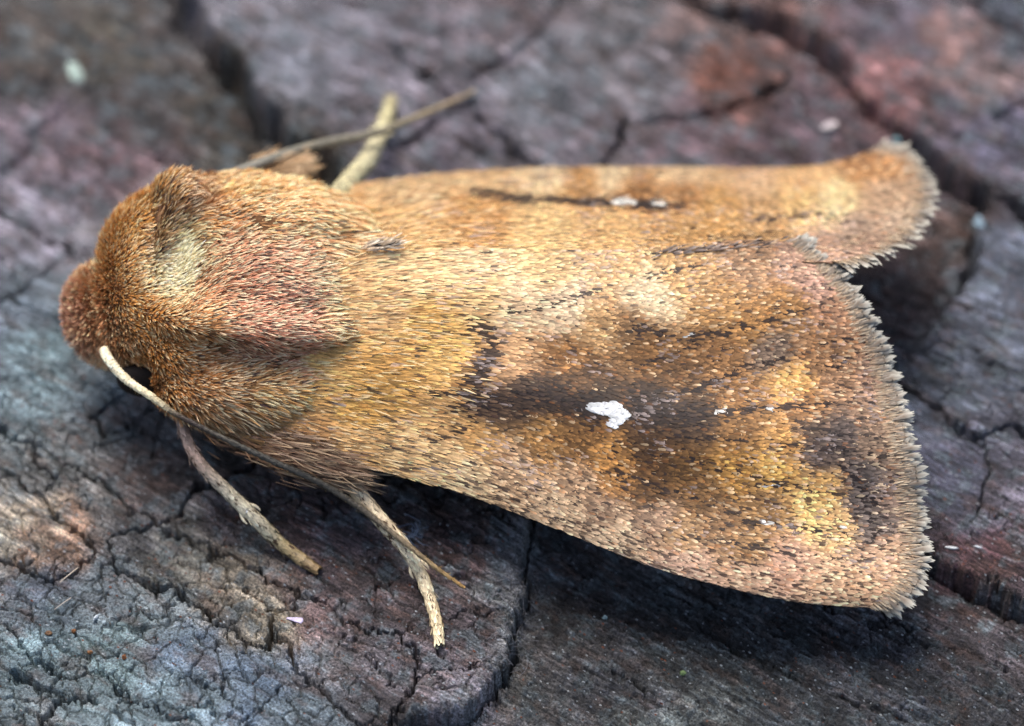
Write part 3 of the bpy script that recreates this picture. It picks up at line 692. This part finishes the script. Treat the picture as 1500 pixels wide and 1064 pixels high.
wgt = area*(ctr[:, 0] < -1.55)*(ctr[:, 2] > .35)*np.where(nr[tv[:, 0]]@(-FWD) > -.25, 1.0, .35)
NH = 90000
ti = rng.choice(nt_, NH, p=wgt/wgt.sum())
b1 = rng.random(NH); b2 = rng.random(NH); sw = b1+b2 > 1; b1[sw] = 1-b1[sw]; b2[sw] = 1-b2[sw]
P = A_[ti]+b1[:, None]*(B_-A_)[ti]+b2[:, None]*(C_-A_)[ti]
N = norm(nr[tv[ti, 0]]*(1-b1-b2)[:, None]+nr[tv[ti, 1]]*b1[:, None]+nr[tv[ti, 2]]*b2[:, None])
px, py = proj(P+BASE)
back = np.array([1.0, 0, 0])
collar = 1-sstep(215, 300, px-.25*(py-400))
head = 1-sstep(120, 175, px-.25*(py-450))
lowside = sstep(540, 620, py)
tang = back[None]-(N@back)[:, None]*N
tang = norm(tang+.02)
D = tang*(1.0-.25*collar)[:, None]+N*(.25+.3*collar-.1*sstep(430, 540, px))[:, None]
D[:, 2] -= .35*lowside; D[:, 1] -= .25*lowside
D[:, 1] += (-.22*(P[:, 1])*.5)*(1-collar)*0
D -= np.array([1.0, 0, 0])*(1.0*head)[:, None]*.55
D[:, 2] -= .2*head
cre = np.exp(-(((px-245)/32)**2+((py-315)/50)**2))*(1-head)
D += cre[:, None]*(np.array([.25, .25, .9]))
hol = np.exp(-(((px-258)/20)**2+((py-390)/28)**2))
D += hol[:, None]*np.array([-.3, .35, .4])
swirl = fbm(P[:, 0]*2.0, P[:, 1]*2.0+P[:, 2], 91, 2)
D[:, 1] += .35*swirl; D[:, 2] += .2*fbm(P[:, 0]*2.5, P[:, 2]*2.5, 92, 2)
D = norm(D)+rng.normal(0, .13, (NH, 3))
dn = (D*N).sum(1); D += N*np.maximum(.12-dn, 0)[:, None]
L = rng.uniform(.14, .26, NH)*(1-.25*collar)*(1+.6*cre)*(1+.5*hol)*(1+1.4*sstep(430, 560, px)+.4*lowside)
Wd = rng.uniform(.011, .023, NH)
jx = px+10*rng.normal(size=NH); jy = py+8*rng.normal(size=NH)
tip = shepard(jx, jy, A_FUR, 14)*np.array([1.0, 1.08, 1.1])
root = tip*np.array([.62, .54, .46])
var = rng.random(NH)
tip = tip*np.exp(rng.normal(0, .22, (NH, 1)))
lt = var < .48*(1-.4*head)*(1-.25*collar); tip[lt] = tip[lt]*.52+lin((250,222,180))*.48
rd = (var > .48) & (var < .6); tip[rd] = tip[rd]*.7+lin((176,104,64))*.3
dkp = .04+.10*np.exp(-(((px-400)/120)**2+((py-410)/60)**2))+.16*cre+.08*lowside
dk = rng.random(NH) < dkp
tip[dk] = lin((70,48,40))*rng.uniform(.5, 1.3, (dk.sum(), 1)); root[dk] = tip[dk]*.6
pal = hol > .38; tip[pal] = tip[pal]*.3+lin((238,218,176))*.7; root[pal] = lin((206,178,126))
me = hair_mesh('fur', P-N*.02, D, N, L, Wd, rng.uniform(.0, .25, NH), np.clip(root*1.3, 0, .9), np.clip(tip*1.6, 0, .92), M_FUR)
link('fur', me, BODY, kind='stuff')
# loose tufts: rear thoracic tuft, femur tufts, crest spikes
def tuft(name, parent, a, b, n, spread_, l0, l1, rootc, tipc, dirv, seed, zr=.12, wd=(.012, .024)):
    r = np.random.default_rng(seed)
    a = at(*a)-BASE; b = at(*b)-BASE
    k = r.random(n)[:, None]
    P = a*(1-k)+b*k+r.normal(0, zr, (n, 3))*.6
    D = np.array(dirv)[None]+r.normal(0, spread_, (n, 3))
    v = r.random((n, 1))
    me = hair_mesh(name, P, D, np.tile(norm(np.array([0, -.5, .8])), (n, 1)), r.uniform(l0, l1, n), r.uniform(*wd, n), r.uniform(0, .2, n),
                   lin(rootc)*r.uniform(.6, 1.2, (n, 1)), (lin(tipc)*v+lin(rootc)*(1-v))*r.uniform(.8, 1.2, (n, 1)), M_FUR)
    return link(name, me, parent, kind='stuff')
tuft('thorax_tuft', BODY, (530,362,3.05), (575,358,3.1), 110, .16, .15, .3, (190,160,124), (236,228,208), (.9, .1, .25), 1, .06)
tuft('thorax_tuft', BODY, (545,362,3.08), (580,360,3.12), 16, .2, .10, .18, (40,34,32), (70,62,60), (.9, .1, .3), 11, .03)
tuft('crest_tuft', BODY, (226,350,2.95), (258,305,3.2), 1100, .13, .16, .34, (84,50,26), (206,158,110), (.55, .35, .6), 2, .13)
tuft('crest_tuft', BODY, (258,300,3.25), (345,318,3.2), 800, .14, .15, .32, (150,88,40), (232,196,146), (.85, .1, .5), 3, .08)
tuft('leg_tuft', BODY, (400,655,1.35), (500,686,1.2), 1800, .14, .25, .5, (92,64,44), (196,168,132), (.95, -.22, -.1), 4, .2)
tuft('leg_tuft', BODY, (320,625,1.2), (430,662,1.15), 1200, .2, .2, .42, (92,64,44), (170,130,90), (.9, -.25, -.2), 5, .2)
tuft('leg_tuft', BODY, (372,254,1.6), (428,248,1.5), 900, .18, .2, .45, (190,150,104), (226,206,170), (.9, .25, .1), 6, .14)
tuft('ridge_hair', BODY, (950,372,3.0), (1150,356,2.9), 70, .12, .12, .22, (120,100,88), (214,196,176), (.9, .3, .10), 8, .04)
# near-black eye whose dark colour also stands in for the shaded gap
def ellipsoid(name, c, r_, mat, parent, col, sub=3):
    b = bmesh.new(); bmesh.ops.create_icosphere(b, subdivisions=sub, radius=1, matrix=Matrix.Translation(Vector(c)-Vector(BASE)) @ Matrix.Diagonal((*r_, 1)))
    m = bpy.data.meshes.new(name); b.to_mesh(m); b.free()
    for p in m.polygons: p.use_smooth = True
    m.materials.append(mat); return link(name, m, parent)
M_EYE_GAP = flat_mat('compound eye', (22, 15, 13), .7, .2, 60, .4)
ellipsoid('eye_and_gap', at(214, 556, 1.42), (.42, .22, .3), M_EYE_GAP, MOTH, None)

# ------------------------------------------------------------------ legs and antennae
def tube(pts, rad, nseg, nring=14):
    """swept tube through 3-D points; returns vertices, quads, frames"""
    pts = np.asarray(pts, float); ts = np.linspace(0, 1, nseg)
    C = cat(pts, ts); r = cat(np.asarray(rad, float)[:, None], ts)[:, 0]
    Tn = norm(np.gradient(C, axis=0)); ref = np.array([0, -.5, .85])
    S = norm(np.cross(Tn, ref)); Nn = np.cross(S, Tn)
    return C, r, Tn, S, Nn
def tube_mesh(name, C, r, S, Nn, col, mat, nring=12):
    n = len(C); an = np.linspace(0, 2*np.pi, nring, endpoint=False)
    vt = C[:, None]+r[:, None, None]*(np.cos(an)[None, :, None]*S[:, None]+np.sin(an)[None, :, None]*Nn[:, None])
    ii = np.arange(n*nring).reshape(n, nring); f = np.stack([ii[:-1], np.roll(ii, -1, 1)[:-1], np.roll(ii, -1, 1)[1:], ii[1:]], -1).reshape(-1, 4)
    vt = np.concatenate([vt.reshape(-1, 3), C[:1], C[-1:]]); c0, c1 = n*nring, n*nring+1
    caps = [(c0, ii[0, (k+1) % nring], ii[0, k], c0) for k in range(nring)]+[(c1, ii[-1, k], ii[-1, (k+1) % nring], c1) for k in range(nring)]
    cc = np.repeat(col, nring, 0); cc = np.concatenate([cc, col[:1], col[-1:]])
    capt = np.array(caps)[:, :3]
    me = bpy.data.meshes.new(name); me.from_pydata(vt.tolist(), [], f.tolist()+capt.tolist())
    ca = me.color_attributes.new('Col', 'FLOAT_COLOR', 'POINT'); c4 = np.ones((len(vt), 4), np.float32); c4[:, :3] = cc
    ca.data.foreach_set('color', c4.ravel())
    me.polygons.foreach_set('use_smooth', np.ones(len(me.polygons), bool)); me.materials.append(mat); me.update()
    return me
def leg(label, path, rads, cols, seed, joints, n_sc=2400):
    """path: (px, py, z) knots; joints: fractions where a tarsal segment starts"""
    r = np.random.default_rng(seed)
    pts = np.array([at(*p) for p in path])-BASE
    C, rr, Tn, S, Nn = tube(pts, rads, 120)
    ts = np.linspace(0, 1, 120)
    colk = cat(np.array([lin(c) for c in cols]), ts)
    cuts = [0]+list(joints)+[1.0]
    root = None
    for a, b in zip(cuts[:-1], cuts[1:]):
        m = (ts >= a-1e-6) & (ts <= b+.012)
        k = (ts[m]-a)/max(b-a, 1e-6)
        r2 = rr[m]*(.86+.22*np.clip(k, 0, 1)) if root is not None else rr[m]
        me = tube_mesh('leg' if root is None else 'tarsal_segment', C[m], r2, S[m], Nn[m], np.clip(colk[m]*.6, 0, 1), M_LEG)
        if root is None: root = link('leg', me, MOTH); root['label'] = label
        else: link('tarsal_segment', me, root)
    # cladding of small pointed scales
    t = np.sort(r.random(n_sc)); an = r.uniform(0, 2*np.pi, n_sc); i = (t*119).astype(int)
    Nm = np.cos(an)[:, None]*S[i]+np.sin(an)[:, None]*Nn[i]
    step = 1.0
    kk = np.zeros(n_sc)
    for a, b in zip(cuts[1:-1], cuts[2:]):
        mm = (t >= a) & (t < b); kk[mm] = (t[mm]-a)/(b-a)
    P = C[i]+Nm*(rr[i]*np.where(t < cuts[1], 1.0, .87+.22*kk))[:, None]
    c = colk[i]*np.exp(r.normal(0, .25, (n_sc, 1)))
    dk = r.random(n_sc) < .10; c[dk] = lin((84,64,46))
    me = scale_mesh('leg_scales', P, Tn[i]+r.normal(0, .12, (n_sc, 3)), Nm, r.uniform(.07, .13, n_sc), r.uniform(.026, .045, n_sc), r.uniform(.02, .10, n_sc), np.clip(c*.7, 0, .9), np.clip(c*1.05, 0, .9), M_SCALE)
    link('leg_scales', me, root, kind='stuff')
    k = 90; t = r.uniform(.1, .98, k); i = (t*119).astype(int); an = r.uniform(0, 6.283, k)
    Nm = np.cos(an)[:, None]*S[i]+np.sin(an)[:, None]*Nn[i]
    link('leg_bristles', hair_mesh('leg_bristles', C[i]+Nm*rr[i][:, None], Tn[i]+Nm*.35, Nm, r.uniform(.08, .16, k), np.full(k, .012), np.zeros(k), colk[i]*.6, colk[i], M_FUR), root, kind='stuff')
    if joints:                                             # pair of spurs where the shin ends
        i = int(joints[0]*119)
        for s_ in (-1, 1):
            q = np.array([C[i]+S[i]*s_*rr[i]*.7, C[i]+S[i]*s_*(rr[i]+.03)+Tn[i]*.11, C[i]+S[i]*s_*(rr[i]+.035)+Tn[i]*.2])
            Cc, r3, T3, S3, N3 = tube(q, [.026, .022, .006], 8)
            link('spur', tube_mesh('spur', Cc, r3, S3, N3, np.tile(colk[i], (8, 1)), M_LEG, 7), root)
    # claws
    e = C[-1]; d = Tn[-1]
    for s_ in (-1, 1):
        q = np.array([e-d*.02, e+d*.05+S[-1]*s_*.04, e+d*.07+S[-1]*s_*.045-Nn[-1]*.05])
        Cc, r3, T3, S3, N3 = tube(q, [.018, .013, .003], 8)
        link('claw', tube_mesh('claw', Cc, r3, S3, N3, np.tile(lin((60,40,26)), (8, 1)), M_LEG, 6), root)
    return root
def gz(px, py, up=0.07):
    p = at(px, py, 0.0)
    for _ in range(3):
        z = float(height(p[0], p[1])); p = at(px, py, z)
    return z+up
leg('front leg with dark scaling, reaching to the bark', [(262,598,1.35),(270,634,1.25),(292,677,1.05),(335,722,.72),(372,758,.48),(410,795,gz(410,795,.2)),(440,818,gz(440,818,.11)),(460,832,gz(460,832,.06))],
    [.07,.075,.085,.09,.10,.085,.08,.065], [(158,132,116),(158,134,120),(176,152,134),(216,202,172),(222,208,176),(190,170,128),(156,134,98),(138,114,80)], 5, [.52,.66,.76,.85,.93])
leg('pale middle leg reaching down from the wing edge', [(500,690,1.0),(525,722,.85),(560,765,.68),(595,805,.5),(618,845,gz(618,845,.2)),(632,885,gz(632,885,.13)),(640,915,gz(640,915,.09)),(643,938,gz(643,938,.07))],
    [.095,.105,.10,.095,.085,.078,.072,.062], [(186,162,132),(212,192,158),(218,198,164),(226,206,170),(232,212,174),(230,208,168),(226,204,162),(232,214,176)], 6, [.50,.63,.74,.84,.92])
leg('pale blurred far leg standing out behind the thorax', [(490,290,1.6),(515,262,1.3),(540,232,.95),(553,205,.65),(563,180,.4),(569,165,.3),(572,150,gz(572,150,.1))],
    [.15,.15,.145,.125,.115,.105,.10], [(214,202,156),(220,208,162),(226,214,170),(222,210,166),(214,202,154),(206,194,146),(206,194,146)], 7, [.55,.75,.88], 700)
def antenna(label, path, rads, cols, seed, nrings):
    pts = np.array([at(*p) for p in path])-BASE
    n = nrings*3
    C, rr, Tn, S, Nn = tube(pts, rads, n)
    ts = np.linspace(0, 1, n); ph = np.arange(n) % 3
    rr = rr*np.where(ph == 2, .84, 1.06)
    col = cat(np.array([lin(c) for c in cols]), ts)*np.where(ph == 2, .7, 1.05)[:, None]
    me = tube_mesh('antenna', C, rr, S, Nn, np.clip(col, 0, .9), M_LEG, 12)
    o = link('antenna', me, MOTH); o['label'] = label
    # pale upper scaling and fine cilia on the lower side
    r = np.random.default_rng(seed)
    k = nrings*7; i = r.integers(0, n-1, k); an = r.uniform(.2, 2.9, k)
    Nm = np.cos(an)[:, None]*S[i]+np.sin(an)[:, None]*Nn[i]
    c = cat(np.array([lin(c) for c in cols]), ts[i])*np.exp(r.normal(0, .2, (k, 1)))
    link('antenna_scales', scale_mesh('antenna_scales', C[i]+Nm*(rr[i]*.97)[:, None], Tn[i], Nm, r.uniform(.05, .09, k), r.uniform(.025, .04, k), r.uniform(.02, .12, k), np.clip(c*.9, 0, .9), np.clip(c*1.1, 0, .9), M_SCALE), o, kind='stuff')
    k = nrings*6; i = r.integers(n//6, n-1, k); an = r.uniform(3.6, 5.8, k)
    Nm = np.cos(an)[:, None]*S[i]+np.sin(an)[:, None]*Nn[i]
    link('antenna_cilia', hair_mesh('antenna_cilia', C[i]+Nm*(rr[i]*.9)[:, None], Nm+Tn[i]*.35+r.normal(0, .15, (k, 3)), Tn[i], r.uniform(.03, .07, k), np.full(k, .008), np.zeros(k), np.tile(lin((120,96,50)), (k, 1)), np.tile(lin((190,160,90)), (k, 1)), M_FUR), o, kind='stuff')
    return o
antenna('near antenna, cream at its base and grey along the wing edge', [(152,512,1.95),(160,528,1.95),(185,556,1.85),(220,580,1.8),(255,605,1.72),(325,641,1.62),(400,676,1.45),(470,708,1.2),(530,746,.9),(590,793,.7),(640,833,.55),(676,858,.45)],
        [.065,.07,.06,.05,.038,.038,.042,.044,.042,.036,.026,.01], [(222,208,174),(236,224,190),(234,220,184),(216,202,164),(84,74,60),(62,58,50),(62,59,53),(68,64,56),(80,73,62),(112,98,76),(130,108,74),(160,126,76)], 31, 92)
antenna('far antenna, thin and blurred behind the thorax', [(300,275,2.3),(355,250,2.0),(430,222,1.7),(490,207,1.45),(550,195,1.2),(620,168,.9),(692,135,.6)],
        [.075,.075,.07,.066,.06,.05,.02], [(120,116,104),(132,128,116),(126,122,108),(128,122,106),(132,124,104),(150,134,104),(170,146,110)], 32, 60)

# ------------------------------------------------------------------ small things lying on the bark
def debris(name, label, cat_, px, py, outline, th, rot, col, up=.01, tilt=(0, 0), rough=.6):
    z = gz(px, py, up); p = at(px, py, z)
    b = bmesh.new()
    if name in ('resin_crumb', 'moss_speck', 'lichen_flake'):           # rounded lumps
        rr_ = np.random.default_rng(int(px*7+py)); ex_ = np.abs(np.array(outline)).max(0)
        bmesh.ops.create_icosphere(b, subdivisions=2, radius=1)
        for v in b.verts:
            k = 1+.3*float(noise(np.array(v.co.x*1.7+px), np.array(v.co.y*1.7+v.co.z*2.1)))+rr_.normal(0, .05)
            v.co = Vector((v.co.x*ex_[0]*k, v.co.y*ex_[1]*k, v.co.z*max(th, .03)*k))
        m = bpy.data.meshes.new(name); b.to_mesh(m); b.free(); m.materials.append(flat_mat(name+' surface', col, .75, .3, 30, .4))
        o = link(name, m, None, p); o.rotation_euler = (tilt[0], tilt[1], R(rot)); o['label'] = label; o['category'] = cat_
        return o
    vs_ = [b.verts.new((x, y, .12*th*math.sin(x*9+y*7))) for x, y in outline]
    f = b.faces.new(vs_); ex = bmesh.ops.extrude_face_region(b, geom=[f])
    for v in ex['geom']:
        if isinstance(v, bmesh.types.BMVert): v.co.z += th; v.co.x *= .88; v.co.y *= .88
    bmesh.ops.recalc_face_normals(b, faces=b.faces[:])
    m = bpy.data.meshes.new(name); b.to_mesh(m); b.free(); m.materials.append(flat_mat(name+' surface', col, rough, .4, 30, .25))
    o = link(name, m, None, p); o.rotation_euler = (tilt[0], tilt[1], R(rot)); o['label'] = label; o['category'] = cat_
    return o
def blobby(n, rx, ry, seed, j=.25):
    r = np.random.default_rng(seed)
    return [(rx*math.cos(a)*(1+r.uniform(-j, j)), ry*math.sin(a)*(1+r.uniform(-j, j))) for a in np.linspace(0, 2*math.pi, n, endpoint=False)]
debris('loose_wing_scale', 'single mauve wedge-shaped wing scale lying below the front leg', 'wing scale', 432, 908, [(-.12,-.012),(-.12,.012),(.02,.04),(.10,.05),(.12,.0),(.10,-.05),(.02,-.04)], .012, -12, (176,164,186), .02)
debris('lichen_flake', 'blurred pale mint flake on the bark at the upper left', 'flake', 110, 106, blobby(9, .11, .2, 2), .08, 30, (160,176,164), .05, (.3, .2))
debris('bark_chip', 'narrow pale pinkish chip above the far wing tip', 'chip', 1215, 187, blobby(8, .17, .07, 3), .06, 25, (170,158,156), .02)
debris('lichen_flake', 'small teal flake in the groove above the far wing tip', 'flake', 1313, 206, blobby(8, .06, .05, 4), .06, 10, (110,138,142), .03)
debris('lichen_flake', 'blue-grey flake right of the far wing tip', 'flake', 1435, 327, blobby(8, .08, .10, 5), .06, 10, (110,128,138), .03)
debris('plant_fragment', 'thin white splinter on the ledge right of the near wing tip', 'splinter', 1394, 803, blobby(7, .10, .02, 6), .02, -8, (190,192,192), .02)
debris('plant_fragment', 'short white splinter at the right edge of the ledge', 'splinter', 1432, 802, blobby(7, .07, .018, 7), .02, -20, (170,174,178), .02)
debris('resin_crumb', 'round orange crumb near the lower left corner, uppermost one', 'crumb', 108, 925, blobby(7, .035, .03, 8), .05, 0, (128,84,50), .01)
debris('resin_crumb', 'brown crumb left of the uppermost orange crumb', 'crumb', 71, 928, blobby(7, .05, .028, 9), .04, 0, (112,84,60), .01)
debris('resin_crumb', 'orange crumb beside a pale crack, between two other crumbs', 'crumb', 132, 956, blobby(7, .034, .03, 10), .045, 0, (132,90,56), .01)
debris('resin_crumb', 'rightmost and lowest of the four orange crumbs', 'crumb', 182, 963, blobby(7, .034, .034, 12), .05, 0, (130,82,50), .01)
debris('moss_speck', 'tiny green speck on the dark bark below the wing', 'speck', 1000, 986, blobby(7, .04, .035, 13), .03, 0, (80,98,62), .02)
debris('lichen_flake', 'teal speck on the dark bark under the wing edge', 'flake', 886, 905, blobby(7, .03, .04, 14), .03, 20, (120,142,146), .02)
debris('lichen_flake', 'pale double fleck among the grey cracks at lower left', 'flake', 140, 905, blobby(6, .05, .025, 16), .02, 60, (170,178,182), .02)
def fibre_thing(name, label, cat_, strands, rad, col):
    """one object of a few thin curved threads"""
    vs_, fs_, off_ = [], [], 0
    for pts in strands:
        P = np.array([at(x, y, gz(x, y, u)) for x, y, u in pts])
        C, rr, Tn, S, Nn = tube(P, [rad]*len(P), 14)
        an = np.linspace(0, 2*np.pi, 5, endpoint=False)
        vt = C[:, None]+rad*(np.cos(an)[None, :, None]*S[:, None]+np.sin(an)[None, :, None]*Nn[:, None])
        ii = np.arange(14*5).reshape(14, 5)+off_
        fs_.append(np.stack([ii[:-1], np.roll(ii, -1, 1)[:-1], np.roll(ii, -1, 1)[1:], ii[1:]], -1).reshape(-1, 4)); vs_.append(vt.reshape(-1, 3)); off_ += 70
    V_ = np.concatenate(vs_); c0 = V_.mean(0)
    me = mk_mesh(name, V_-c0, np.concatenate(fs_), None, flat_mat(name+' thread', col, .5, .4, 10, .15))
    o = link(name, me, None, c0); o['label'] = label; o['category'] = cat_; return o
fibre_thing('plant_fibre', 'short straight pale fibre on the grey bark at far left', 'fibre', [[(88,853,.03),(100,843,.06),(114,832,.04)]], .008, (196,180,160))
fibre_thing('plant_fibre', 'thin pale fibre lying over the cracks below the far left fibre', 'fibre', [[(80,893,.03),(92,884,.05),(104,876,.03)]], .008, (170,160,150))
r9 = np.random.default_rng(9)
def fuzz(cx_, cy_, rx, ry, n, seed):
    r = np.random.default_rng(seed); out = []
    for _ in range(n):
        x = cx_+r.normal(0, rx*.4); y = cy_+r.normal(0, ry*.4); a = r.uniform(0, 6.28); l = r.uniform(6, 20)
        out.append([(x, y, .02), (x+l*math.cos(a)+r.normal(0, 3), y+l*math.sin(a)*.8, r.uniform(.02, .10)), (x+2*l*math.cos(a+r.normal(0, .5)), y+1.6*l*math.sin(a+r.normal(0, .5)), .02)])
    return out
fibre_thing('lint', 'bluish lint with an upright hair beside the middle leg', 'lint', fuzz(605, 783, 8, 8, 14, 3)+[[(603,788,.02),(612,778,.15),(608,765,.28)]], .004, (120,134,156))
def web():
    out = []
    for y in np.linspace(775, 985, 70):
        out += [[(a, b, .4*c) for a, b, c in q] for q in fuzz(752+6*math.sin(y*.05), y, 24, 8, 2, int(y*10))]
    return out
fibre_thing('cobweb', 'grey cobweb matted along the broken edge of the bark plate', 'cobweb', web(), .003, (100,100,106))
